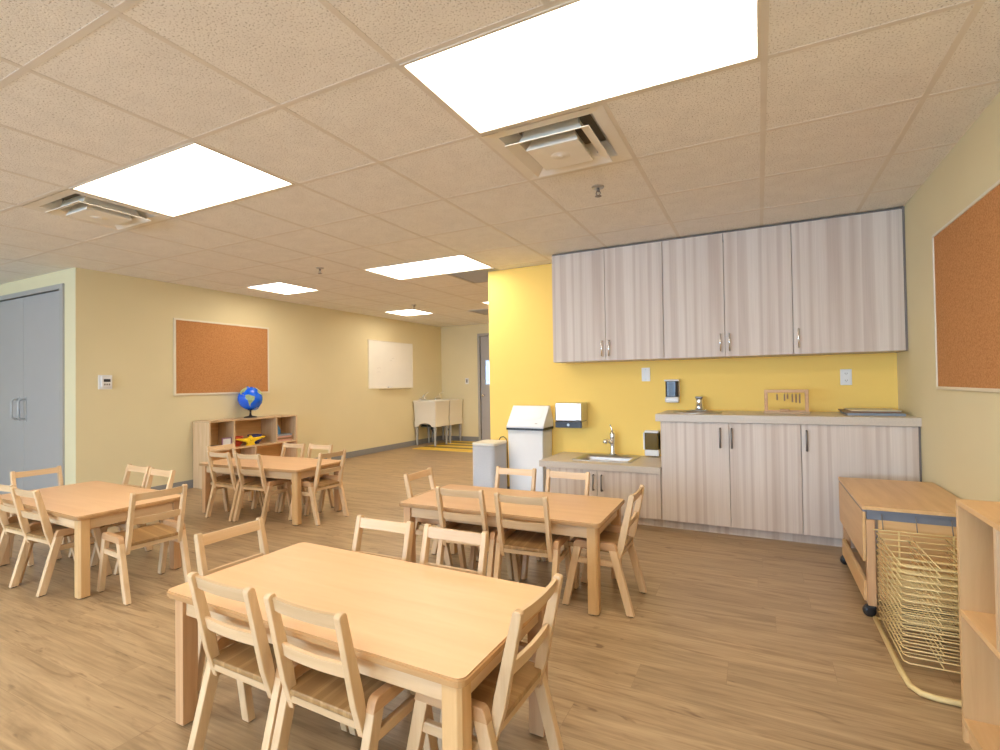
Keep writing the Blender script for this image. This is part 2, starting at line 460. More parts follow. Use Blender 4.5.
# double doors in the alcove
sm = -7.05
bm = BM()
for (a, b_, c, d) in ((DA-.065, DA, 0, DT+.05), (DB, DB+.065, 0, DT+.05), (DA, DB, DT, DT+.05)):
    box(bm, a, b_, YD-.018, YD+T, c, d, .004)
dfr = struct('door_1', bm, M['framegrey'], 'grey steel double doors with D handles in a grey frame', 'door')
for (a, b_, hx, s) in ((DA+.003, sm-.002, sm-.10, -1), (sm+.002, DB-.003, sm+.06, 1)):
    bm = BM(); box(bm, a, b_, YD+.012, YD+.057, .008, DT-.004, .003)
    lf = struct('door_leaf', bm, M['doorgrey'], '', parent=dfr)
    bm = BM(); z0, z1 = .86, 1.07
    pth = [(hx, YD+.012, z0)] + [(hx, YD-.03, z0)] + [(hx, YD-.05, z0+.02), (hx, YD-.05, z1-.02), (hx, YD-.03, z1), (hx, YD+.012, z1)]
    tube(bm, pth, .011, 10)
    box(bm, hx-.017, hx+.017, YD+.006, YD+.012, z0-.03, z1+.03, .003)
    struct('door_handle', bm, M['leggrey'], '', parent=dfr)
for zz in (.28, 1.105, 1.927):
    bm = BM(); tube(bm, [(DB-.004, YD-.004, zz-.055), (DB-.004, YD-.004, zz+.055)], .011, 10); box(bm, DB-.03, DB, YD+.004, YD+.012, zz-.055, zz+.055)
    struct('hinge', bm, M['pewter'], '', parent=dfr)
# far door
bm = BM()
for (a, b_, c, d) in ((FA-.05, FA, 0, FT+.05), (FB, FB+.05, 0, FT+.05), (FA, FB, FT, FT+.05)):
    box(bm, a, b_, YF-.02, YF+T, c, d, .004)
dfr = struct('door_2', bm, M['framegrey'], 'grey door with a narrow glass lite beside the utility tubs', 'door')
bm = BM(); g0, g1, gz0, gz1 = FA+.10, FA+.32, 1.15, 1.63
for (a, b_, c, d) in ((FA+.003, g0, .008, FT-.004), (g1, FB-.003, .008, FT-.004), (g0, g1, .008, gz0), (g0, g1, gz1, FT-.004)):
    box(bm, a, b_, YF+.02, YF+.065, c, d)
struct('door_leaf', bm, M['doorgrey'], '', parent=dfr)
bm = BM(); box(bm, g0, g1, YF+.035, YF+.047, gz0, gz1); struct('pane', bm, M['frost'], '', parent=dfr)
bm = BM(); lathe(bm, [(.012, 0), (.012, .04), (.028, .045), (.03, .065), (.018, .08)], (FA+.07, YF+.02, .93), 16, mat=Matrix.Rotation(PI/2, 4, 'X'))
struct('door_handle', bm, M['chrome'], '', parent=dfr)

# yellow strips let into the floor by the tubs, shadow painted in olive
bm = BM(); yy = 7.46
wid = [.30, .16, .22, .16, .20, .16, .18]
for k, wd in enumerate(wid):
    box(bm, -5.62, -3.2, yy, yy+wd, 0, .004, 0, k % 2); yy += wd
struct('trim_2', bm, [M['matyel'], M['matshade']], 'yellow vinyl floor strips with shadow bands painted olive between them', 'floor strips')

# ------------------------------------------------------------------ ceiling fixtures
for (a, b_), (c, d), lab in LIGHTS:
    x0, x1, y0, y1 = gx(a)+.012, gx(b_)-.012, gy(c)+.012, gy(d)-.012
    cx, cy = (x0+x1)/2, (y0+y1)/2; hx, hy = (x1-x0)/2, (y1-y0)/2
    t = thing('ceiling_light', lab, 'light', (cx, cy, H), 0, 'recessed ceiling lights')
    bm = BM(); f = .012
    box(bm, -hx, hx, -hy, -hy+f, -.004, .05); box(bm, -hx, hx, hy-f, hy, -.004, .05)
    box(bm, -hx, -hx+f, -hy+f, hy-f, -.004, .05); box(bm, hx-f, hx, -hy+f, hy-f, -.004, .05)
    box(bm, -hx, hx, -hy, hy, .05, .055)
    obj('frame', bm, M['lightframe'], t)
    bm = BM(); box(bm, -hx+f, hx-f, -hy+f, hy-f, .004, .010); obj('diffuser', bm, M['light'], t)

def frustum_ring(bm, ro, zo, ri, zi, th=.004):
    """square ring sloping from half-size ro at zo to half-size ri at zi"""
    for s in range(4):
        R = Matrix.Rotation(s*PI/2, 4, 'Z')
        pts = [(-ro, -ro, zo), (ro, -ro, zo), (ri, -ri, zi), (-ri, -ri, zi)]
        a = [bm.verts.new(R @ Vector(p)) for p in pts]; c = [bm.verts.new(R @ (Vector(p)+Vector((0, 0, th)))) for p in pts]
        bm.faces.new(a[::-1]); bm.faces.new(c)
        for k in range(4): bm.faces.new((a[k], a[(k+1) % 4], c[(k+1) % 4], c[k]))
for (i, j), lab in VENTS:
    cx, cy = gx(i)+GX/2, gy(j)+GY/2
    t = thing('air_vent', lab, 'vent', (cx, cy, H), 0, 'ceiling air vents')
    bm = BM(); r0, r1 = .298, .235
    for s in range(4):
        R = Matrix.Rotation(s*PI/2, 4, 'Z')
        a = [bm.verts.new(R @ Vector(p)) for p in ((-r0, -r0, -.003), (r0, -r0, -.003), (r1, -r1, .004), (-r1, -r1, .004))]
        bm.faces.new(a)
        c = [bm.verts.new(R @ Vector(p)) for p in ((-r1, -r1, .004), (r1, -r1, .004), (r1*.8, -r1*.8, .075), (-r1*.8, -r1*.8, .075))]
        bm.faces.new(c)
    box(bm, -r0, r0, -r0, r0, .10, .105)
    for s in (-1, 1):
        box(bm, s*r0-.002, s*r0+.002, -r0, r0, 0, .10); box(bm, -r0, r0, s*r0-.002, s*r0+.002, 0, .10)
    obj('frame', bm, M['vent'], t)
    bm = BM(); box(bm, -.19, .19, -.19, .19, .08, .099); obj('duct', bm, M['ventdark'], t)
    bm = BM(); frustum_ring(bm, .212, -.034, .160, -.010); frustum_ring(bm, .160, -.010, .140, .05); obj('louvre_ring', bm, M['vent'], t)
    bm = BM(); box(bm, -.132, .132, -.132, .132, -.042, -.038, .002); frustum_ring(bm, .132, -.040, .10, .03)
    cp = obj('centre_plate', bm, M['vent'], t)
    bm = BM(); lathe(bm, [(.012, -.046), (.014, -.043), (.045, -.0425), (.05, -.0415)], n=20); obj('button', bm, M['vent'], cp)
    for sx in (-1, 1):
        for sy in (-1, 1): bm = BM(); tube(bm, [(sx*.14, sy*.14, .085), (sx*.15, sy*.15, .0)], .004, 6); obj('bracket', bm, M['steel'], t)
for (i, j), lab in GRILLES:
    cx, cy = gx(i)+GX/2, gy(j)+GY/2
    t = thing('return_grille', lab, 'vent', (cx, cy, H), 0, 'flat return air grilles')
    bm = BM(); r = .296
    for s in (-1, 1):
        box(bm, min(s*r, s*.26), max(s*r, s*.26), -r, r, -.002, .006); box(bm, -.26, .26, min(s*r, s*.26), max(s*r, s*.26), -.002, .006)
    box(bm, -r, r, -r, r, .0061, .045); obj('frame', bm, M['grille'], t)
    bm = BM(); box(bm, -.259, .259, -.259, .259, .001, .006)
    for k in range(22): y = -.2475+k*.0235; box(bm, -.255, .255, y-.004, y+.004, -.0005, .001)
    obj('louvre', bm, M['grille'], t)
for (x, y, lab) in ((-.853, 3.026, 'fire sprinkler in the ceiling in front of the upper cabinets'),
                    (-3.93, 3.726, 'fire sprinkler in the ceiling above the globe shelf table'),
                    (-4.585, 6.174, 'fire sprinkler in the ceiling near the whiteboard')):
    t = thing('sprinkler', lab, 'sprinkler', (x, y, H), 0, 'ceiling sprinklers')
    bm = BM(); lathe(bm, [(.038, 0), (.036, -.006), (.014, -.009)]); obj('escutcheon', bm, M['steel'], t)
    bm = BM(); tube(bm, [(0, 0, -.005), (0, 0, -.028)], .009, 10); tube(bm, [(-.008, 0, -.025), (-.014, 0, -.04), (0, 0, -.056)], .0028, 6); tube(bm, [(.008, 0, -.025), (.014, 0, -.04), (0, 0, -.056)], .0028, 6)
    obj('stem', bm, M['pewter'], t)
    bm = BM(); lathe(bm, [(.004, -.054), (.020, -.056), (.020, -.058), (.004, -.060)]); obj('deflector', bm, M['pewter'], t)

# ------------------------------------------------------------------ tables
def make_table(label, loc, rz):
    t = thing('classroom_table', label, 'table', loc, rz, 'low maple tables')
    L, S, Ht = .613, .30, .466
    pts = [(x, y, Ht-.024) for x, y in rounded([(-L, -S), (L, -S), (L, S), (-L, S)], .034, 6)]
    bm = BM(); prism(bm, pts, (0, 0, .024), 0, 0)
    for f in bm.faces:
        f.material_index = 0 if abs(f.normal.z) > .9 else 1
    es = [e for e in bm.edges if len(e.link_faces) == 2 and abs(e.link_faces[0].normal.z - e.link_faces[1].normal.z) > .5]
    bv = bmesh.ops.bevel(bm, geom=es, offset=.005, segments=3, affect='EDGES')
    for f in bv['faces']: f.material_index = 1
    obj('tabletop', bm, [M['tabletop'], M['tableedge']], t)
    ins, w = .022, .054
    for sx in (-1, 1):
        for sy in (-1, 1):
            xo, yo = sx*(L-ins), sy*(S-ins); xi, yi = xo-sx*w, yo-sy*w
            c = .010
            pg = [(xo-sx*c, yo), (xo, yo-sy*c), (xo, yi), (xi, yi), (xi, yo)]
            bm = BM(); prism(bm, [(x, y, .006) for x, y in pg], (0, 0, Ht-.024-.006), .002)
            lg = obj('leg', bm, M['beechz' if (sx*sy > 0) else 'maplez'], t)
            bm = BM(); cx, cy = (xo+xi)/2, (yo+yi)/2; lathe(bm, [(.018, 0), (.02, .002), (.02, .007)], (cx, cy, 0), 16); obj('glide', bm, M['rubber'], lg)
    xa, ya = L-ins-w, S-ins-w
    for s in (-1, 1):
        y = s*(S-ins-.012); bm = BM(); box(bm, -xa, xa, min(y, y-s*.02), max(y, y-s*.02), Ht-.024-.062, Ht-.024, .002); obj('apron', bm, M['birchx'], t)
        x = s*(L-ins-.012); bm = BM(); box(bm, min(x, x-s*.02), max(x, x-s*.02), -ya, ya, Ht-.024-.062, Ht-.024, .002); obj('apron', bm, M['birchy'], t)
    return t
TB = [('low maple table in the open floor closest to the viewer', (-1.2447, 1.3344, 0), -.0125),
      ('low maple table in front of the white waste bin and sink counter', (-1.3304, 2.7332, 0), .025),
      ('low maple table in front of the globe shelf', (-4.0669, 3.2519, 0), .0537),
      ('low maple table beside the grey double doors', (-3.9571, 1.7456, 0), -.0364)]
tb0 = make_table(*TB[0])
for lab, loc, rz in TB[1:]: dup(tb0, loc, rz, lab)

# ------------------------------------------------------------------ chairs
def make_chair():
    t = thing('child_chair', '', 'chair', (0, 0, 0), 0, 'birch child chairs')
    W, zt, yt, zb, yb = .132, .599, -.198, .25, -.124
    for s in (-1, 1):
        x0 = s*.145; ex = s*.028
        # rear and front legs: slanted bars in the side plane
        for (yf, yT, ax) in ((-.187, -.103, -1), (.152, .080, 1)):
            bm = BM()
            pts = [(x0, yf-.019, .004), (x0, yf+.019, .004), (x0, yT+.020, .318), (x0, yT-.020, .318)]
            prism(bm, pts, (ex, 0, 0), .003)
            lg = obj('leg', bm, M['birchz'], t)
            bm = BM(); box(bm, min(x0+ex*.2, x0+ex*.8), max(x0+ex*.2, x0+ex*.8), yf-.012, yf+.012, 0, .006); obj('glide', bm, M['rubber'], lg)
        # bent top rail of the side frame
        pg = rounded([(-.126, .314), (.105, .314), (.092, .352), (-.114, .352)], [0, 0, .022, .022], 5)
        pg = [(x0, y, z) for y, z in pg]
        bm = BM(); prism(bm, pg, (ex, 0, 0), .003); obj('side_rail', bm, M['beechy'], t)
        bm = BM(); box(bm, min(x0+ex*.15, x0+ex*.85), max(x0+ex*.15, x0+ex*.85), -.118, .098, .232, .262, .004); obj('rung', bm, M['birchy'], t)
        # back upright, tapering and leaning back
        d = Vector((yt-yb, zt-zb)).normalized(); nn = Vector((d.y, -d.x))     # nn points forward
        P0, P1 = Vector((yb, zb)), Vector((yt, zt))
        pg = [P0-nn*.006, P0+d*.018+nn*.018, P0+d*.12+nn*.021, P1+nn*.012, P1-nn*.014, P0+d*.10-nn*.015]
        pg = rounded([tuple(p) for p in pg], [.003, .006, .03, .012, .012, .03], 5)
        xa = s*.1215
        bm = BM(); prism(bm, [(xa, y, z) for y, z in pg], (s*.0225, 0, 0), .003); obj('back_post', bm, M['birchz'], t)
    # two curved slats
    d = Vector((yt-yb, zt-zb)).normalized()
    for (zc, hh, dip) in ((.570, .021, .003), (.433, .0205, .002)):
        bm = BM(); n = 12; fr = []
        k = (zc-zb)/(zt-zb); yc = yb+(yt-yb)*k + .004
        for i in range(n+1):
            u = -1+2*i/n; x = u*.1225; bow = -.007*(1-u*u); dp = dip*(1-u*u)
            f = []
            for (q, v) in ((-.006, -hh), (.006, -hh), (.006, hh), (-.006, hh)):
                vv = v-(dp if v > 0 else 0)
                f.append(bm.verts.new((x, yc+bow+q+d.x*vv, zc+d.y*vv)))
            fr.append(f)
        for a, c in zip(fr, fr[1:]):
            for q in range(4):
                ff = bm.faces.new((a[q], a[(q+1) % 4], c[(q+1) % 4], c[q]))
        bm.faces.new(fr[0]); bm.faces.new(fr[-1][::-1])
        es = [e for e in bm.edges if abs((e.verts[0].co-e.verts[1].co).x) > .004]
        bmesh.ops.bevel(bm, geom=es, offset=.0025, segments=2, affect='EDGES')
        obj('back_slat', bm, M['birchx'], t)
    # seat board, slightly dished, with a rail under its back edge
    bm = BM()
    prism(bm, [(-.1435, y, z) for y, z in rounded([(-.142, .294), (.142, .304), (.142, .324), (.10, .326), (-.142, .312)], [.004, .006, .008, .02, .004], 4)], (.287, 0, 0), .002)
    obj('seat', bm, M['seat'], t)
    bm = BM(); box(bm, -.1435, .1435, -.138, -.116, .272, .2935, .002); obj('seat_rail', bm, M['birchx'], t); bm = BM(); box(bm, -.1435, .1435, .085, .107, .275, .302, .002); obj('seat_rail', bm, M['birchx'], t)
    return t
hp = PI/2
F, B, A_, Z_ = 0, PI, -hp, hp
CH = []
def seats(tname, endl, endr, spots):
    lab = {'a': 'birch chair, back to viewer, at the %s, nearer the %s' % (tname, endl),
           'b': 'birch chair, back to viewer, at the %s, nearer the %s' % (tname, endr),
           'c': 'birch chair at the short end of the %s, toward the %s' % (tname, endl),
           'd': 'birch chair at the short end of the %s, toward the %s' % (tname, endr),
           'e': 'birch chair facing the viewer across the %s, nearer the %s' % (tname, endl),
           'f': 'birch chair facing the viewer across the %s, nearer the %s' % (tname, endr)}
    for k, (x, y, dg) in spots.items():
        CH.append((lab[k], x, y, {'a': F, 'b': F, 'c': A_, 'd': Z_, 'e': B, 'f': B}[k]+math.radians(dg)))
seats('table closest to viewer', 'double doors', 'drying rack', dict(a=(-1.430, 1.160, -1.1), b=(-1.074, 1.152, -1.3), d=(-.742, 1.293, -1.5), c=(-1.762, 1.356, -2.5), e=(-1.434, 1.514, 1.2), f=(-1.081, 1.517, .5)))
seats('sink counter table', 'globe shelf', 'cabinets', dict(a=(-1.484, 2.565, 3.8), b=(-1.109, 2.552, 3.8), d=(-.778, 2.702, .4), c=(-1.826, 2.752, 1.0), e=(-1.466, 2.905, 1.8), f=(-1.108, 2.912, -.3)))
seats('globe shelf table', 'double doors', 'whiteboard', dict(a=(-4.286, 3.062, 1.5), b=(-3.934, 3.085, 3.6), d=(-3.498, 3.265, -2.4), c=(-4.616, 3.245, -1.0), e=(-4.177, 3.412, 1.5), f=(-3.826, 3.43, 1.9)))
seats('double door table', 'double doors', 'room middle', dict(a=(-4.164, 1.585, .8), b=(-3.812, 1.565, 1.5), d=(-3.243, 1.71, -5.2), c=(-4.492, 1.75, -.3), e=(-4.130, 1.947, -1.3), f=(-3.779, 1.915, -1.8)))
ch0 = make_chair()
for k, (lab, x, y, rz) in enumerate(CH):
    if k == 0: ch0.location = (x, y, 0); ch0.rotation_euler = (0, 0, rz); ch0['label'] = lab
    else: dup(ch0, (x, y, 0), rz, lab)

# ------------------------------------------------------------------ cabinets
def bar_handle(parent, x, yf, z0, z1, mat):
    bm = BM(); zc = (z0+z1)/2
    tube(bm, [(x, yf+.001, z0+.008), (x, yf-.020, z0+.008), (x, yf-.025, z0+.010), (x, yf-.025, z1-.010), (x, yf-.020, z1-.008), (x, yf+.001, z1-.008)], .0066, 8)
    return obj('handle', bm, mat, parent)
def cabinet(label, x0, x1, y0, y1, z0, z1, splits, handles, hz, hmat, group, kick=0., ends=''):
    """carcass behind doors; y0 is the door face"""
    t = thing('cabinet', label, 'cabinet', ((x0+x1)/2, y0, 0), 0, group)
    ox = (x0+x1)/2
    bm = BM(); th = .018; yb = y1-y0; zz0 = z0-(kick if kick else 0)
    X0, X1 = x0-ox, x1-ox
    box(bm, X0, X0+th, .020, yb, z0, z1); box(bm, X1-th, X1, .020, yb, z0, z1)
    box(bm, X0+th, X1-th, .020, yb, z0, z0+th); box(bm, X0+th, X1-th, yb-th, yb, z0+th, z1)
    box(bm, X0+th, X1-th, .022, .06, z1-.04, z1)
    obj('carcass', bm, M['lam'], t)
    if kick:
        bm = BM(); box(bm, X0, X1, .065, .083, 0, z0); obj('toe_kick', bm, M['lam'], t)
    for (a, b_) in splits:
        bm = BM(); box(bm, a-ox+.0018, b_-ox-.0018, 0, .0195, z0+.002, z1-.003, .0015)
        d = obj('door', bm, M['lam'], t)
        for hx in handles:
            if a < hx < b_: bar_handle(d, hx-ox, 0, hz[0], hz[1], hmat)
    return t
YU, YC = 4.40, 4.146
UZ0, UZ1 = 1.353, 2.343
gU, gB = 'upper wall cabinets', 'floor cabinets under the counters'
cabinet('two-door upper cabinet above the towel dispenser and low sink', -1.692, -.703, YU, YK-.002, UZ0, UZ1, [(-1.692, -1.197), (-1.197, -.703)], [-1.228, -1.164], (1.386, 1.537), M['chrome'], gU)
cabinet('two-door upper cabinet in the middle, above the toy on the counter', -.702, .2375, YU, YK-.002, UZ0, UZ1, [(-.702, -.233), (-.233, .2375)], [-.267, -.201], (1.392, 1.541), M['chrome'], gU)
cabinet('single wide-door upper cabinet against the khaki wall', .2385, .912, YU, YK-.002, UZ0, UZ1, [(.2385, .912)], [.270], (1.395, 1.549), M['chrome'], gU)
bm = BM(); box(bm, .9125, XR-.001, YU+.004, YK, UZ0, UZ1+.012); struct('trim_3', bm, M['lamdark'], 'dark filler strip beside the upper cabinets', 'trim')
bm = BM(); box(bm, -1.692, .912, YU+.02, YK, UZ1+.0005, H-.0065); struct('trim_4', bm, M['lamdark'], 'dark strip painted as the shaded gap above the upper cabinets', 'trim')  # dark box paints the shaded gap under the ceiling
cabinet('two-door base cabinet under the small round sink', -.703, .256, YC, YK-.002, .07, .849, [(-.697, -.206), (-.206, .256)], [-.268, -.189], (.655, .812), M['pewter'], gB, .07)
cabinet('single wide-door base cabinet under the stacked boards', .257, .912, YC, YK-.002, .07, .849, [(.257, .912)], [.289], (.658, .810), M['pewter'], gB, .07)
bm = BM(); box(bm, .9125, XR-.001, YC+.012, YK, 0, .849); struct('trim_5', bm, M['lamdark'], 'dark filler strip beside the base cabinets', 'trim')
cabinet('low two-door cabinet under the rectangular steel sink', -1.685, -.704, YC, YK-.002, .07, .432, [(-1.680, -1.221), (-1.221, -.706)], [-1.251, -1.181], (.256, .397), M['pewter'], gB, .07)

def counter(label, x0, x1, y0, y1, z0, z1, hole, rnd=False):
    bm = BM()
    hx0, hx1, hy0, hy1 = hole
    box(bm, x0, hx0, y0, y1, z0, z1); box(bm, hx1, x1, y0, y1, z0, z1)
    box(bm, hx0, hx1, y0, hy0, z0, z1); box(bm, hx0, hx1, hy1, y1, z0, z1)
    return tag(obj('countertop', bm, M['counter']), label, 'countertop', 'countertops')
LZ, TZ = .485, .905
counter('low greige worktop holding the rectangular steel sink', -1.735, -.705, YC-.02, YK, .4325, LZ, (-1.45, -1.0, 4.29, 4.62))
counter('high greige worktop holding the small round sink and stacked boards', -.735, XR-.001, YC-.022, YK, .8495, TZ, (-.585, -.325, 4.29, 4.55))

def rrect(cx, cy, hx, hy, r, z, n=5):
    return [(x, y, z) for x, y in rounded([(cx-hx, cy-hy), (cx+hx, cy-hy), (cx+hx, cy+hy), (cx-hx, cy+hy)], r, n)]
def loft(bm, loops, cap=True):
    rs = [[bm.verts.new(p) for p in l] for l in loops]; n = len(rs[0])
    for a, c in zip(rs, rs[1:]):
        for k in range(n):
            f = bm.faces.new((a[k], a[(k+1) % n], c[(k+1) % n], c[k])); f.smooth = True
    if cap: bm.faces.new(rs[-1])
# rectangular steel sink
t = thing('sink', 'rectangular steel drop-in sink in the low worktop', 'sink', (-1.225, 4.47, LZ+.0006))
bm = BM()
loft(bm, [rrect(0, 0, .262, .215, .03, 0), rrect(0, 0, .262, .215, .03, .004), rrect(0, 0, .255, .208, .03, .006),
          rrect(0, -.03, .222, .152, .05, .004), rrect(0, -.03, .216, .146, .05, -.02), rrect(0, -.03, .20, .13, .05, -.13), rrect(0, -.03, .15, .09, .04, -.14), rrect(0, -.03, .03, .03, .015, -.142)])
obj('basin', bm, M['steel'], t)
bm = BM(); lathe(bm, [(.036, -.1415), (.036, -.139), (.026, -.139), (.02, -.1405)], (0, -.03, 0), 20); obj('drain', bm, M['chrome'], t)
t = thing('faucet', 'tall chrome faucet with a lever at the rectangular sink', 'faucet', (-1.218, 4.655, LZ+.0072))
bm = BM(); lathe(bm, [(.032, 0), (.030, .012), (.022, .03), (.020, .10), (.025, .15), (.027, .19), (.018, .215)], n=18); obj('body', bm, M['chrome'], t)
bm = BM(); tube(bm, [(0, 0, .10), (-.02, -.035, .125), (-.036, -.065, .137), (-.045, -.082, .132), (-.048, -.09, .112)], [.016, .017, .018, .021, .022], 12); obj('spout', bm, M['chrome'], t)
bm = BM(); tube(bm, [(0, 0, .205), (-.004, .0, .235), (-.016, .004, .262), (-.024, .006, .275)], [.012, .009, .007, .006], 10); obj('lever', bm, M['chrome'], t)
# round bar sink
t = thing('sink', 'small round steel sink in the high worktop', 'sink', (-.455, 4.42, TZ+.0006))
bm = BM(); c0 = lambda r, z: [(r*math.cos(2*PI*k/36), r*math.sin(2*PI*k/36), z) for k in range(36)]
loft(bm, [c0(.19, 0), c0(.19, .006), c0(.182, .009), c0(.135, .006), c0(.128, -.01), c0(.115, -.12), c0(.06, -.135), c0(.02, -.136)]); obj('basin', bm, M['steel'], t)
t = thing('faucet', 'short chrome faucet behind the small round sink', 'faucet', (-.458, 4.645, TZ+.0005))
bm = BM(); prism(bm, rrect(0, 0, .075, .026, .025, 0), (0, 0, .012), .003); obj('base_plate', bm, M['chrome'], t)
bm = BM(); lathe(bm, [(.036, .01), (.034, .03), (.028, .06), (.031, .09), (.028, .108)], n=18); obj('body', bm, M['chrome'], t)
bm = BM(); tube(bm, [(0, 0, .045), (0, -.05, .066), (0, -.10, .068), (0, -.115, .056)], [.013, .012, .011, .011], 12); obj('spout', bm, M['chrome'], t)
bm = BM(); prism(bm, [(x, y, .108) for x, y in rounded([(-.03, -.05), (.03, -.05), (.028, .03), (-.028, .03)], .012)], (0, 0, .016), .004); obj('lever', bm, M['pewter'], t)

# things on the high worktop
t = thing('wooden_toy', 'wooden frame toy with a row of hanging dark pegs on the worktop', 'toy', (.182, 4.45, TZ+.0005))
bm = BM(); box(bm, -.155, .155, -.045, .045, 0, .014, .003); obj('base', bm, M['birchx'], t)
bm = BM(); box(bm, -.148, -.124, -.012, .012, .014, .182, .003); box(bm, .124, .148, -.012, .012, .014, .182, .003); box(bm, -.124, .124, -.012, .012, .158, .182, .003); box(bm, -.124, .124, -.009, .009, .014, .024); obj('frame', bm, M['beechx'], t)
for k, (x, l) in enumerate(((-.060, .045), (-.010, .052), (.010, .036), (.042, .060), (.066, .064), (.09, .068))):
    bm = BM(); tube(bm, [(x, 0, .158), (x, 0, .146)], .0015, 5); box(bm, x-.005, x+.005, -.005, .005, .146-l, .146, .001); obj('peg', bm, M['brown'], t)
bm = BM(); box(bm, -.045, .02, -.040, -.014, .014, .034, .004); obj('block', bm, M['beechx'], t)
gS = 'boards stacked on the high worktop'
bm = BM(); box(bm, -.165, .165, -.19, .19, 0, .016, .003)
o = obj('activity_board', bm, M['bluegrey']); o.location = (.715, 4.485, TZ+.0003); tag(o, 'blue-grey board at the bottom of the stack on the high worktop', 'board', gS)
bm = BM(); box(bm, -.17, .15, -.165, .19, 0, .010, .002)
o = obj('wooden_board', bm, M['brown']); o.location = (.71, 4.50, TZ+.0165); tag(o, 'brown board in the middle of the stack on the high worktop', 'board', gS)
bm = BM(); box(bm, -.13, .16, -.155, .17, 0, .007, .002)
o = obj('cream_folder', bm, M['cream']); o.location = (.71, 4.51, TZ+.027); tag(o, 'cream folder on top of the stack on the high worktop', 'folder', gS)

# things on the yellow wall
t = thing('towel_dispenser', 'chrome and black paper towel dispenser on the yellow wall', 'dispenser', (-1.607, YK+.002, .738))
bm = BM(); box(bm, -.132, .132, -.20, 0, .0585, .236, .014, seg=3); box(bm, -.131, .131, -.185, 0, 0, .058, .004); obj('cover', bm, M['satin'], t)
bm = BM(); box(bm, -.131, .131, -.198, -.1855, 0, .0575, .003); bt = obj('lower_band', bm, M['black'], t)
bm = BM(); lathe(bm, [(.013, 0), (.013, .002), (.010, .003)], (0, -.198, .028), 20, mat=Matrix.Rotation(PI/2, 4, 'X')); obj('round_emblem', bm, M['steel'], bt)
bm = BM(); prism(bm, [(x, -.2005, z) for x, z in rounded([(.07, .072), (.115, .072), (.112, .080), (.078, .080)], .003)], (0, -.001, 0)); obj('badge', bm, M['bluegrey'], t)
t = thing('soap_dispenser', 'white soap dispenser with a dark window beside the small faucet', 'dispenser', (-.687, YK+.002, .975))
bm = BM(); box(bm, -.058, .058, -.085, 0, 0, .05, .012); box(bm, -.062, .062, -.088, 0, .188, .204, .006); box(bm, -.058, .058, -.02, 0, .05, .19); obj('housing', bm, M['white'], t)
bm = BM(); prism(bm, [(x, y, .0505) for x, y in rounded([(-.055, -.02), (-.055, -.085), (.055, -.085), (.055, -.02)], [0, .028, .028, 0], 5)], (0, 0, .137), .002); obj('reservoir', bm, M['smoke'], t)
t = thing('soap_dispenser', 'white dispenser with an amber window just above the low worktop', 'dispenser', (-.866, YK, .497))
bm = BM(); box(bm, -.062, .062, -.09, 0, .0, .055, .008); box(bm, -.062, .062, -.09, 0, .205, .225, .006); box(bm, -.074, -.062, -.08, 0, .055, .205); box(bm, .062, .062, -.08, 0, .055, .205); box(bm, -.062, .062, -.012, 0, .055, .205); obj('housing', bm, M['white'], t)
bm = BM(); prism(bm, [(x, y, .0555) for x, y in rounded([(-.0617, -.0125), (-.0617, -.085), (.0617, -.085), (.0617, -.0125)], [0, .02, .02, 0], 4)], (0, 0, .149), .001); obj('window', bm, M['amber'], t)
def plate(name, label, loc, rz, kind, cat, group=None):
    t = thing(name, label, cat, loc, rz, group)
    bm = BM(); box(bm, -.038, .038, -.007, 0, -.062, .062, .004); obj('plate', bm, M['white'], t)
    if kind == 'outlet':
        for zz in (-.027, .027):
            bm = BM(); prism(bm, [(x, -.0072, z+zz) for x, z in rounded([(-.017, -.014), (.017, -.014), (.017, .014), (-.017, .014)], .008)], (0, -.002, 0)); s = obj('socket', bm, M['white'], t)
            bm = BM(); box(bm, -.008, -.005, -.0098, -.009, zz-.003, zz+.007); box(bm, .005, .008, -.0098, -.009, zz-.003, zz+.007); box(bm, -.002, .002, -.0098, -.009, zz-.010, zz-.006); obj('slot', bm, M['black'], s)
    elif kind == 'switch':
        bm = BM(); box(bm, -.016, .016, -.012, -.0065, -.033, .033, .002); obj('rocker', bm, M['pewter' if 'far' in label else 'white'], t)
    else:
        bm = BM(); box(bm, -.003, .003, -.0085, -.0065, .040, .046); box(bm, -.003, .003, -.0085, -.0065, -.046, -.040); obj('screw', bm, M['steel'], t)
    return t
plate('wall_plate', 'blank white wall plate above the amber dispenser on the yellow wall', (-.920, YK, 1.228), 0, 'blank', 'wall plate')
plate('power_outlet', 'white power outlet on the yellow wall above the stacked boards', (.604, YK, 1.176), 0, 'outlet', 'outlet')
plate('light_switch', 'light switch on the far khaki wall beside the grey door', (-5.296, YF, 1.222), 0, 'switch', 'light switch')

# waste bin
t = thing('waste_bin', 'tall white waste bin with a sloped lid and black band', 'waste bin', (-2.026, 4.478, 0))
bm = BM(); w = .186; loft(bm, [rrect(0, .125, w*.95, .118, .012, 0), rrect(0, .125, w, .125, .012, .712)])
obj('body', bm, M['whitemetal'], t)
bm = BM(); box(bm, -.197, .197, -.007, .256, .710, .732, .003); obj('band', bm, M['black'], t)
pr = [(-.008, .7325), (-.008, .746), (.152, .938), (.190, .942), (.257, .80), (.257, .7325)]
bm = BM(); prism(bm, [(-.196, y, z) for y, z in rounded(pr, [.002, .01, .02, .02, .01, .002], 4)], (.392, 0, 0), .005); ld = obj('lid', bm, M['whitemetal'], t)
bm = BM()
sl = Vector((.16, .192)).normalized(); nr = Vector((-sl.y, sl.x))
p0 = Vector((-.008, .746)) + sl*.045 + nr*.0006; p1 = p0+sl*.17
ring = []
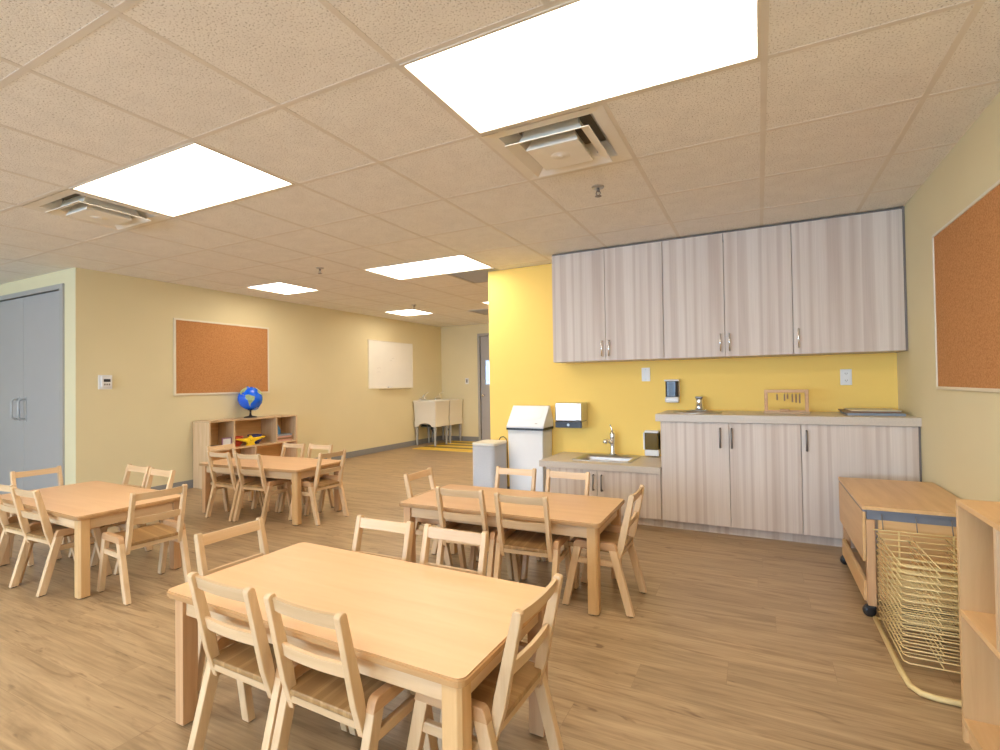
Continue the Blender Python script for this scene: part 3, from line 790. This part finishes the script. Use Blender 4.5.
for k in range(13):
    u = -1+k/6; x = u*.15; dd = .045*(1-u*u)
    a = p1 - sl*(.10+dd)
    ring.append((x, a.x, a.y))
pts = [(.15, p1.x, p1.y), (-.15, p1.x, p1.y)] + ring
prism(bm, pts, (0, nr.x*.003, nr.y*.003)); obj('flap', bm, M['white'], ld)
bm = BM(); q = p0 - sl*.012; prism(bm, [(.10, q.x, q.y), (.125, q.x, q.y), (.125, q.x+sl.x*.007, q.y+sl.y*.007), (.10, q.x+sl.x*.007, q.y+sl.y*.007)], (0, nr.x*.001, nr.y*.001)); obj('badge', bm, M['grille'], ld)

# air purifier
t = thing('air_purifier', 'pale grey air purifier with rounded corners beside the waste bin', 'air purifier', (-2.345, 4.35, 0))
bm = BM(); loft(bm, [rrect(0, 0, .118, .145, .045, .012), rrect(0, 0, .124, .15, .05, .03), rrect(0, 0, .124, .15, .05, .575)]); obj('body', bm, M['purifier'], t)
bm = BM(); prism(bm, rrect(0, 0, .126, .152, .05, .5755), (0, 0, .028), .008); obj('top_cover', bm, M['puriftop'], t)
bm = BM(); prism(bm, rrect(0, 0, .11, .135, .04, 0), (0, 0, .0125)); obj('base', bm, M['black'], t)
bm = BM(); tube(bm, [(-.01, .152, .52), (-.005, .185, .58), (.02, .20, .625), (.05, .20, .632), (.085, .185, .615), (.10, .18, .58), (.10, .18, .50), (.10, .185, .20), (.10, .19, .006)], .005, 8)
obj('power_cord', bm, M['black'], t)
bm = BM(); tube(bm, [(-.128, .05, .30), (-.15, .06, .24), (-.165, .07, .15), (-.15, .09, .03), (-.14, .13, .005), (-.10, .2, .005), (0, .25, .006)], .004, 8); obj('cable', bm, M['black'], t)

# ------------------------------------------------------------------ boards
def board(name, label, cat, face, frame, loc, rz, w, h, fw=.016, d=.016, extra=None):
    t = thing(name, label, cat, loc, rz)
    bm = BM(); box(bm, -w/2+fw, w/2-fw, -d+.006, 0, fw, h-fw); obj('panel', bm, face, t)
    bm = BM()
    box(bm, -w/2, w/2, -d, 0, 0, fw, .002); box(bm, -w/2, w/2, -d, 0, h-fw, h, .002)
    box(bm, -w/2, -w/2+fw, -d, 0, fw, h-fw, .002); box(bm, w/2-fw, w/2, -d, 0, fw, h-fw, .002)
    obj('frame', bm, frame, t); return t
# on the left wall a board faces +x: local -y points to +x
board('cork_board', 'cork notice board hanging above the globe', 'notice board', M['cork'], M['alu'], (XL, 4.062, 1.082), hp, 1.255, .886, .022)
board('cork_board', 'cork notice board on the khaki wall beside the upper cabinets', 'notice board', M['cork'], M['alu'], (XR, 2.99, 1.097), -hp, 1.52, .89)
wb = board('whiteboard', 'whiteboard with a marker tray on the khaki wall', 'whiteboard', M['whiteboard'], M['alu'], (XL, 7.27, 1.10), hp, 1.245, .85, .012)
bm = BM(); prism(bm, [(-.36, y, z) for y, z in ((-.075, .0), (-.016, -.012), (-.016, .0), (-.07, .008), (-.078, .014), (-.08, .012))], (.86, 0, 0)); obj('tray', bm, M['alu'], wb)
bm = BM()
for (x, z, l) in ((-.40, .36, .10), (-.40, .29, .08), (-.05, .50, .06), (.0, .54, .07)): tube(bm, [(x, -.0105, z), (x+l*.5, -.0105, z+.008), (x+l, -.0105, z+.002)], .0016, 5)
obj('marks', bm, M['grille'], wb)
bm = BM(); box(bm, -.05, .05, -.024, .024, 0, .03, .006); o = obj('eraser', bm, M['white']); o.location = (XL+.047, 7.17, 1.1085); o.rotation_euler = (0, 0, hp); tag(o, 'small white eraser on the whiteboard tray', 'eraser')

t = thing('thermostat', 'white thermostat on the khaki wall beside the alcove corner', 'thermostat', (XL-.002, 2.758, 1.235), hp)
bm = BM(); box(bm, -.062, .062, -.012, 0, -.07, .075, .004); obj('wall_box', bm, M['white'], t)
bm = BM(); box(bm, -.045, .05, -.035, -.012, -.05, .06, .006); fc = obj('housing', bm, M['white'], t)
bm = BM(); box(bm, -.026, .034, -.0362, -.035, .005, .034); obj('display', bm, M['smoke'], fc)
bm = BM()
for k in range(3): box(bm, -.024+k*.02, -.010+k*.02, -.038, -.035, -.03, -.012, .002)
obj('button', bm, M['pewter'], fc)

# ------------------------------------------------------------------ globe shelf
SY0, SY1, SXB, SXF, SH = 3.645, 4.885, XL+.012, -5.60, .78
t = thing('toy_shelf', 'low open birch shelf of toys under the cork board with a globe on top', 'shelf', (SXF, SY0, 0))
D = SXF-SXB; LN = SY1-SY0; pt = .018
bm = BM(); box(bm, -D, 0, 0, LN, SH-pt, SH, .002); obj('top', bm, M['birchy'], t)
for y in (0, LN-pt): bm = BM(); box(bm, -D, 0, y, y+pt, 0, SH-pt, .001); obj('side_panel', bm, M['birchz'], t)
bm = BM(); box(bm, -D, -D+.008, pt, LN-pt, .05, SH-pt); obj('back_panel', bm, M['mapley'], t)
bm = BM(); box(bm, -D+.008, 0, pt, LN-pt, .425, .425+pt); obj('shelf_board', bm, M['birchy'], t)
bm = BM(); box(bm, -D+.008, 0, pt, LN-pt, .05, .05+pt); box(bm, -.03, -.012, pt, LN-pt, 0, .05); obj('bottom_board', bm, M['birchy'], t)
for (y, z0, z1) in ((.315, .443, SH-pt), (.915, .443, SH-pt), (.61, .068, .425)):
    bm = BM(); box(bm, -D+.008, -.001, y-.009, y+.009, z0, z1); obj('divider', bm, M['birchz'], t)
# globe
gl = thing('globe', 'blue globe on a black stand on the toy shelf', 'globe', (-5.755, 4.29, SH+.0005))
bm = BM(); lathe(bm, [(.078, 0), (.078, .006), (.06, .014), (.02, .022), (.014, .035)], n=28); obj('base', bm, M['black'], gl)
bm = BM(); lathe(bm, [(.014, .03), (.011, .06), (.013, .09), (.034, .094), (.036, .100)], n=20); obj('stem', bm, M['black'], gl)
gc = Vector((0, 0, .243)); gr = .146
bm = BM(); bmesh.ops.create_uvsphere(bm, u_segments=48, v_segments=28, radius=gr, matrix=Matrix.Translation(gc))
for f in bm.faces: f.smooth = True
ball = obj('globe_ball', bm, M['ocean'], gl)
CONT = [[(-165, 62), (-140, 70), (-95, 72), (-62, 58), (-68, 46), (-80, 30), (-82, 26), (-97, 27), (-97, 18), (-85, 14), (-82, 8), (-92, 15), (-106, 21), (-118, 33), (-124, 46), (-140, 59)],
        [(-78, 8), (-62, 10), (-50, 1), (-36, -6), (-40, -20), (-54, -33), (-65, -42), (-70, -54), (-74, -45), (-71, -20), (-80, -5)],
        [(-16, 15), (-5, 35), (10, 37), (32, 31), (43, 11), (51, 11), (40, -5), (38, -20), (26, -34), (18, -33), (12, -15), (8, 4), (-8, 5)],
        [(-9, 38), (-5, 48), (8, 55), (12, 66), (28, 71), (70, 72), (110, 75), (170, 68), (140, 55), (135, 43), (122, 38), (120, 24), (106, 10), (98, 16), (88, 22), (78, 8), (70, 22), (57, 26), (45, 14), (35, 30), (27, 38), (15, 40)],
        [(114, -22), (122, -18), (136, -12), (146, -18), (153, -28), (146, -39), (135, -34), (116, -34)], [(-50, 60), (-22, 70), (-30, 83), (-60, 80), (-55, 68)]]
def inside(p, poly):
    x, y = p; r = False
    for i in range(len(poly)):
        (x1, y1), (x2, y2) = poly[i-1], poly[i]
        if (y1 > y) != (y2 > y) and x < (x2-x1)*(y-y1)/(y2-y1)+x1: r = not r
    return r
bm = BM(); nu, nv, rr = 120, 60, gr*1.004
tilt = Matrix.Rotation(math.radians(-16), 3, 'Y')
face_lon = math.radians(-38)          # heading of 75 deg W, toward the room
def sp(lon, lat):
    a = math.radians(lon+58)+face_lon; b_ = math.radians(lat)
    return gc + tilt @ Vector((rr*math.cos(b_)*math.cos(a), rr*math.cos(b_)*math.sin(a), rr*math.sin(b_)))
vc = {}
def gv(i, j):
    k = (i % nu, j)
    if k not in vc: vc[k] = bm.verts.new(sp(-180+360*i/nu, -90+180*j/nv))
    return vc[k]
for i in range(nu):
    for j in range(1, nv-1):
        if any(inside((-180+360*(i+.5)/nu, -90+180*(j+.5)/nv), c) for c in CONT):
            bm.faces.new((gv(i, j), gv(i+1, j), gv(i+1, j+1), gv(i, j+1)))
obj('continent', bm, M['land'], ball)
bm = BM(); mer = arc((0, 0, 0), gr+.010, -hp, hp, 24, 'xz')
Rz = Matrix.Rotation(math.radians(100), 3, 'Z')
Rt = Matrix.Rotation(math.radians(-20), 3, 'X')
path = [gc + Rz @ (Rt @ Vector(p)) for p in mer]
tube(bm, [gc + (p-gc)*1.0 for p in path], .006, 6); obj('meridian', bm, M['meridian'], gl)

# toys on the shelf (shelf board top z)
SB = .4435
t = thing('toy_plane', 'yellow toy with pointed wings on the toy shelf', 'toy', (-5.632, 4.195, SB), hp)
bm = BM()
wing = rounded([(-.195, .092), (-.06, .070), (-.022, .105), (.0, .128), (.022, .105), (.07, .070), (.2, .094), (.2, .108), (.05, .06), (.035, .03), (.06, 0), (-.06, 0), (-.035, .03), (-.05, .055), (-.195, .080)], .004, 2)
wing = [(-.2, .098), (-.07, .092), (-.025, .10), (0, .128), (.025, .10), (.07, .092), (.2, .098), (.205, .086), (.06, .048), (.045, .03), (.06, 0), (-.06, 0), (-.045, .03), (-.06, .048), (-.205, .086)]
prism(bm, [(x, -.016, z) for x, z in wing], (0, .032, 0), .004); obj('wing', bm, M['yellowtoy'], t)
bm = BM(); lathe(bm, [(.02, 0), (.02, .012), (.012, .016)], (0, -.016, .075), 16, mat=Matrix.Rotation(PI/2, 4, 'X')); obj('hub', bm, M['yellowtoy'], t)
def bowl(mat, name, label, y, z, grp):
    bm = BM()
    loft(bm, [[(x*.55, yy*.55, 0) for x, yy, _ in c0e], [(x, yy, .058) for x, yy, _ in c0e], [(x*.93, yy*.93, .058) for x, yy, _ in c0e], [(x*.5, yy*.5, .008) for x, yy, _ in c0e]])
    o = obj(name, bm, mat); o.location = (-5.745, y, z); return tag(o, label, 'toy', grp)
c0e = [(.085*math.cos(2*PI*k/28), .095*math.sin(2*PI*k/28), 0) for k in range(28)]
gT = 'nested toy bowls on the toy shelf'
bowl(M['redtoy'], 'toy_bowl', 'red toy bowl at the bottom of its pair behind the yellow toy', 4.076, SB, gT)
bowl(M['redtoy'], 'toy_bowl', 'red toy bowl on top of its pair behind the yellow toy', 4.076, SB+.0585, gT)
bowl(M['navytoy'], 'toy_bowl', 'navy toy bowl at the bottom of its pair behind the yellow toy', 4.34, SB, gT)
bowl(M['navytoy'], 'toy_bowl', 'navy toy bowl on top of its pair behind the yellow toy', 4.34, SB+.0585, gT)
def book(mat, label, x, y, z, hx, hy, h, grp, rz=0.):
    t = thing('book', label, 'book', (x, y, z), rz, grp)
    bm = BM(); box(bm, -hx, hx, -hy, hy, 0, .002); box(bm, -hx, hx, -hy, hy, h-.002, h); box(bm, hx-.002, hx, -hy, hy, .002, h-.002); obj('cover', bm, mat, t)
    bm = BM(); box(bm, -hx+.004, hx-.002, -hy+.004, hy-.004, .002, h-.002); obj('pages', bm, M['paper'], t)
gK = 'books lying in the toy shelf'
book(M['paper'], 'thin white book lying at the bottom beside the small framed picture', -5.73, 3.80, SB, .10, .11, .016, gK)
book(M['bluegrey'], 'grey book lying on the white book beside the small framed picture', -5.74, 3.80, SB+.0165, .09, .10, .014, gK, .06)
pf = thing('picture_frame', 'small mauve-framed picture standing on the toy shelf', 'picture', (-5.64, 3.885, SB+.031), hp)
bm = BM(); box(bm, -.06, .06, -.006, .006, 0, .012); box(bm, -.06, .06, -.006, .006, .083, .095); box(bm, -.06, -.05, -.006, .006, .012, .083); box(bm, .05, .06, -.006, .006, .012, .083); obj('frame', bm, M['purple'], pf)
bm = BM(); box(bm, -.05, .05, -.003, .003, .012, .083); obj('picture', bm, M['paper'], pf)
for k, (mt, lb, rz) in enumerate(((M['pink'], 'salmon book at the bottom of the stack under the blue toy', .05), (M['brown'], 'brown book second from the bottom under the blue toy', -.04), (M['pink'], 'pale salmon book third from the bottom under the blue toy', .03), (M['bluegrey'], 'grey book directly under the blue toy', -.06))):
    book(mt, lb, -5.74, 4.715, SB+k*.0225, .10, .115, .022, gK, rz)
t = thing('toy_bottle', 'small blue bottle-shaped toy on the book stack', 'toy', (-5.72, 4.65, SB+.0902))
bm = BM(); lathe(bm, [(.045, 0), (.05, .01), (.048, .06), (.03, .10), (.014, .125)], n=20); obj('body', bm, M['bluetoy'], t)
bm = BM(); lathe(bm, [(.016, .125), (.016, .142), (.012, .145)], n=16); obj('cap', bm, M['bluegrey'], t)

# ------------------------------------------------------------------ utility tubs
gW = 'white utility tubs at the far wall'
def tubsink(label, y0, y1, arch):
    cx, cy = (XL+.015-5.37)/2, (y0+y1)/2
    hx, hy = (-5.37-(XL+.015))/2, (y1-y0)/2
    t = thing('utility_tub', label, 'sink', (cx, cy, .0045), 0, gW)
    bm = BM()
    loft(bm, [rrect(0, 0, hx*.90, hy*.91, .03, .45), rrect(0, 0, hx*.97, hy*.97, .03, .825), rrect(0, 0, hx, hy, .03, .835), rrect(0, 0, hx, hy, .03, .855), rrect(0, 0, hx*.88, hy*.9, .03, .855), rrect(0, 0, hx*.74, hy*.8, .03, .53)])
    obj('basin', bm, M['tub'], t)
    bm = BM()
    ax, ay = hx*.90, hy*.91
    n = 10
    prof = [(-ax, .46), (-ax, .35), (-ax*.72, .36)] + [(-ax*.62*math.cos(PI*k/n), .365+.06*math.sin(PI*k/n)) for k in range(n+1)] + [(ax*.72, .36), (ax, .35), (ax, .46)]
    prism(bm, [(x, -ay, z) for x, z in prof], (0, .012, 0)); prism(bm, [(x, ay-.012, z) for x, z in prof], (0, .012, 0))
    prof = [(-ay+.012, .46), (-ay+.012, .36), (ay-.012, .36), (ay-.012, .46)]
    prism(bm, [(ax-.012, y, z) for y, z in prof], (.012, 0, 0)); prism(bm, [(-ax, y, z) for y, z in prof], (.012, 0, 0))
    obj('skirt', bm, M['tub'], t)
    for sx in (-1, 1):
        for sy in (-1, 1):
            X, Y = sx*(ax-.032), sy*(ay-.036)
            bm = BM(); loft(bm, [rrect(X, Y, .014, .014, .004, 0), rrect(X, Y, .024, .024, .005, .40)]); lg = obj('leg', bm, M['leggrey'], t)
    bm = BM(); tube(bm, [(0, 0, .52), (0, 0, .30), (.03, 0, .25), (.07, 0, .24), (.09, 0, .27), (.09, 0, .33), (.04, .0, .36), (-hx+.02, 0, .36)], .02, 10); obj('drain_pipe', bm, M['pipe'], t)
    f = thing('faucet', label.replace('white utility tub', 'chrome gooseneck faucet on the utility tub'), 'faucet', (cx-hx+.05, cy, .8605))
    bm = BM(); box(bm, -.025, .025, -.10, .10, 0, .02, .006); obj('body', bm, M['chrome'], f)
    for s in (-1, 1):
        bm = BM(); tube(bm, [(0, s*.075, .018), (0, s*.075, .055)], .013, 10); tube(bm, [(0, s*.075, .05), (.03, s*.09, .056)], .006, 8); obj('handle', bm, M['chrome'], f)
    bm = BM(); tube(bm, [(0, 0, .018), (.0, 0, .06), (.03, .02, .09), (.07, .05, .13), (.09, .065, .15), (.10, .07, .14)], .008, 10); obj('spout', bm, M['chrome'], f)
tubsink('white utility tub nearer the whiteboard', 7.86, 8.365, True)
tubsink('white utility tub nearer the far wall', 8.375, 8.875, False)

# ------------------------------------------------------------------ art cart, drying rack, bookshelf on the right
CX0, CX1, CY0, CY1, CZ = .437, XR-.015, 3.03, 3.86, .54
t = thing('art_cart', 'wooden art cart on black casters against the khaki wall', 'cart', (CX0, CY0, 0))
w, l = CX1-CX0, CY1-CY0
bm = BM(); box(bm, 0, w, 0, l, CZ-.018, CZ, .002); obj('top', bm, M['mapley'], t)
bm = BM(); box(bm, .004, w-.004, .004, l-.004, CZ-.0285, CZ-.0185); obj('edge_band', bm, M['slate'], t)
bm = BM(); box(bm, .02, w-.02, .012, .030, CZ-.065, CZ-.0285); obj('rail', bm, M['slate'], t)
bm = BM(); box(bm, .001, .015, .004, l-.01, .27, CZ-.029, .002); obj('drop_leaf', bm, M['mapley'], t)
for (x, y) in ((.016, .002), (.016, l-.05), (w-.06, .002), (w-.06, l-.05)):
    bm = BM(); box(bm, x, x+.036, y, y+.034, .055, CZ-.066 if y < .1 else CZ-.029, .003); lg = obj('leg', bm, M['beechz'], t)
    bm = BM(); lathe(bm, [(.010, -.015), (.026, -.013), (.028, -.007), (.028, .007), (.026, .013), (.010, .015)], (x+.006, y+.012, .0285), 20, mat=Matrix.Rotation(hp, 4, 'X'))
    box(bm, x-.012, x+.034, y-.004, y+.03, .036, .056, .008); obj('caster', bm, M['black'], lg)
bm = BM(); box(bm, .03, w-.02, .05, l-.055, .075, .090); obj('tray', bm, M['mapley'], t)
bm = BM(); box(bm, .006, .024, .037, l-.055, .065, .165, .002); obj('tray_rail', bm, M['mapley'], t)
bm = BM(); box(bm, .066, w-.066, .014, .026, .09, CZ-.066); obj('back_panel', bm, M['maplex'], t)

t = thing('drying_rack', 'cream wire paper drying rack in front of the art cart', 'rack', (.475, 2.5, 0))
RW, RD = .40, .50
bm = BM(); r = .011
tube(bm, [(0, RD, .012), (0, .02, .012)] + [(.006, -.10, .012), (.03, -.14, .012), (.07, -.155, .012), (RW-.07, -.155, .012), (RW-.03, -.14, .012), (RW-.006, -.10, .012), (RW, .02, .012), (RW, RD, .012)], r, 10)
for x in (.10, RW-.10): tube(bm, [(x, RD, .012), (x, RD, .44)], .004, 8)
tube(bm, [(0, RD, .437), (RW, RD, .437)], .003, 8); tube(bm, [(0, RD, .012), (RW, RD, .012)], .006, 8)
obj('frame', bm, M['wire'], t)
for k in range(15):
    z = .048+k*.0268
    bm = BM(); q = .0026
    a, b_ = .012, RW-.012
    tube(bm, [(a, RD-.005, z), (a, .02, z), (a+.015, .005, z), (b_-.015, .005, z), (b_, .02, z), (b_, RD-.005, z)], q*1.15, 6)
    tube(bm, [(.135, .005, z), (.135, RD-.005, z)], q, 6); tube(bm, [(.27, .005, z), (.27, RD-.005, z)], q, 6)
    for m in range(4): y = .10+m*.10; tube(bm, [(a, y, z), (b_, y, z)], q*.8, 6)
    tube(bm, [(a, RD-.005, z), (b_, RD-.005, z)], q, 6)
    obj('wire_shelf', bm, M['wire'], t)
for x in (.04, .17, .30):
    bm = BM(); tube(bm, [(x, RD, .435), (x, RD+.012, .47), (x, RD+.022, .50), (x, RD+.030, .505)], .002, 6); obj('hook', bm, M['pewter'], t)

BX, BY0, BY1, BH = .56, .92, 2.14, .772
t = thing('bookshelf', 'empty birch bookshelf standing before the drying rack', 'shelf', (BX, BY0, 0))
w, l, pt = XR-.012-BX, BY1-BY0, .018
bm = BM(); box(bm, 0, w, 0, l, BH-pt, BH, .002); obj('top', bm, M['mapley'], t)
for y in (0, l-pt): bm = BM(); box(bm, 0, w, y, y+pt, 0, BH-pt, .001); obj('side_panel', bm, M['maplez'], t)
bm = BM(); box(bm, w-.008, w, pt, l-pt, .04, BH-pt); obj('back_panel', bm, M['mapley'], t)
bm = BM(); box(bm, 0, w-.008, pt, l-pt, .405, .405+pt, .001); obj('shelf_board', bm, M['mapley'], t)
bm = BM(); box(bm, 0, w-.008, pt, l-pt, .06, .06+pt, .001); box(bm, .012, .03, pt, l-pt, 0, .06); obj('bottom_board', bm, M['mapley'], t)
for y in (l-.30, l-.62, l-.93): bm = BM(); box(bm, .001, w-.008, y-.009, y+.009, .405+pt, BH-pt); obj('divider', bm, M['birchz'], t)

# ------------------------------------------------------------------ daylight, camera, view
wd = bpy.data.worlds.new('sky'); sc.world = wd; wd.use_nodes = True
bg = wd.node_tree.nodes['Background']; bg.inputs[0].default_value = (.48, .71, 1., 1); bg.inputs[1].default_value = 18.0

f, yaw, pitch, roll, ch = 506.6877, -.4722, .0161, -.0148, 1.1685
fw = Vector((math.sin(yaw)*math.cos(pitch), math.cos(yaw)*math.cos(pitch), math.sin(pitch)))
r = Vector((math.cos(yaw), -math.sin(yaw), 0)); u = r.cross(fw)
rr_ = r*math.cos(roll)+u*math.sin(roll); uu = u*math.cos(roll)-r*math.sin(roll)
cd = bpy.data.cameras.new('camera'); cam = bpy.data.objects.new('camera', cd); COL.objects.link(cam)
cd.sensor_fit = 'HORIZONTAL'; cd.sensor_width = 36.; cd.lens = f/1000*36.; cd.clip_start = .02
mw = Matrix((( rr_.x, uu.x, -fw.x, 0), (rr_.y, uu.y, -fw.y, 0), (rr_.z, uu.z, -fw.z, ch), (0, 0, 0, 1)))
cam.matrix_world = mw
sc.camera = cam
vs = sc.view_settings
sc.display_settings.display_device = 'sRGB'
vs.view_transform = 'Standard'; vs.look = 'None'; vs.gamma = 1.; vs.use_curve_mapping = False
vs.exposure = 0.14
sc.cycles.max_bounces = 10; sc.cycles.diffuse_bounces = 6
sc.cycles.sample_clamp_indirect = 6.
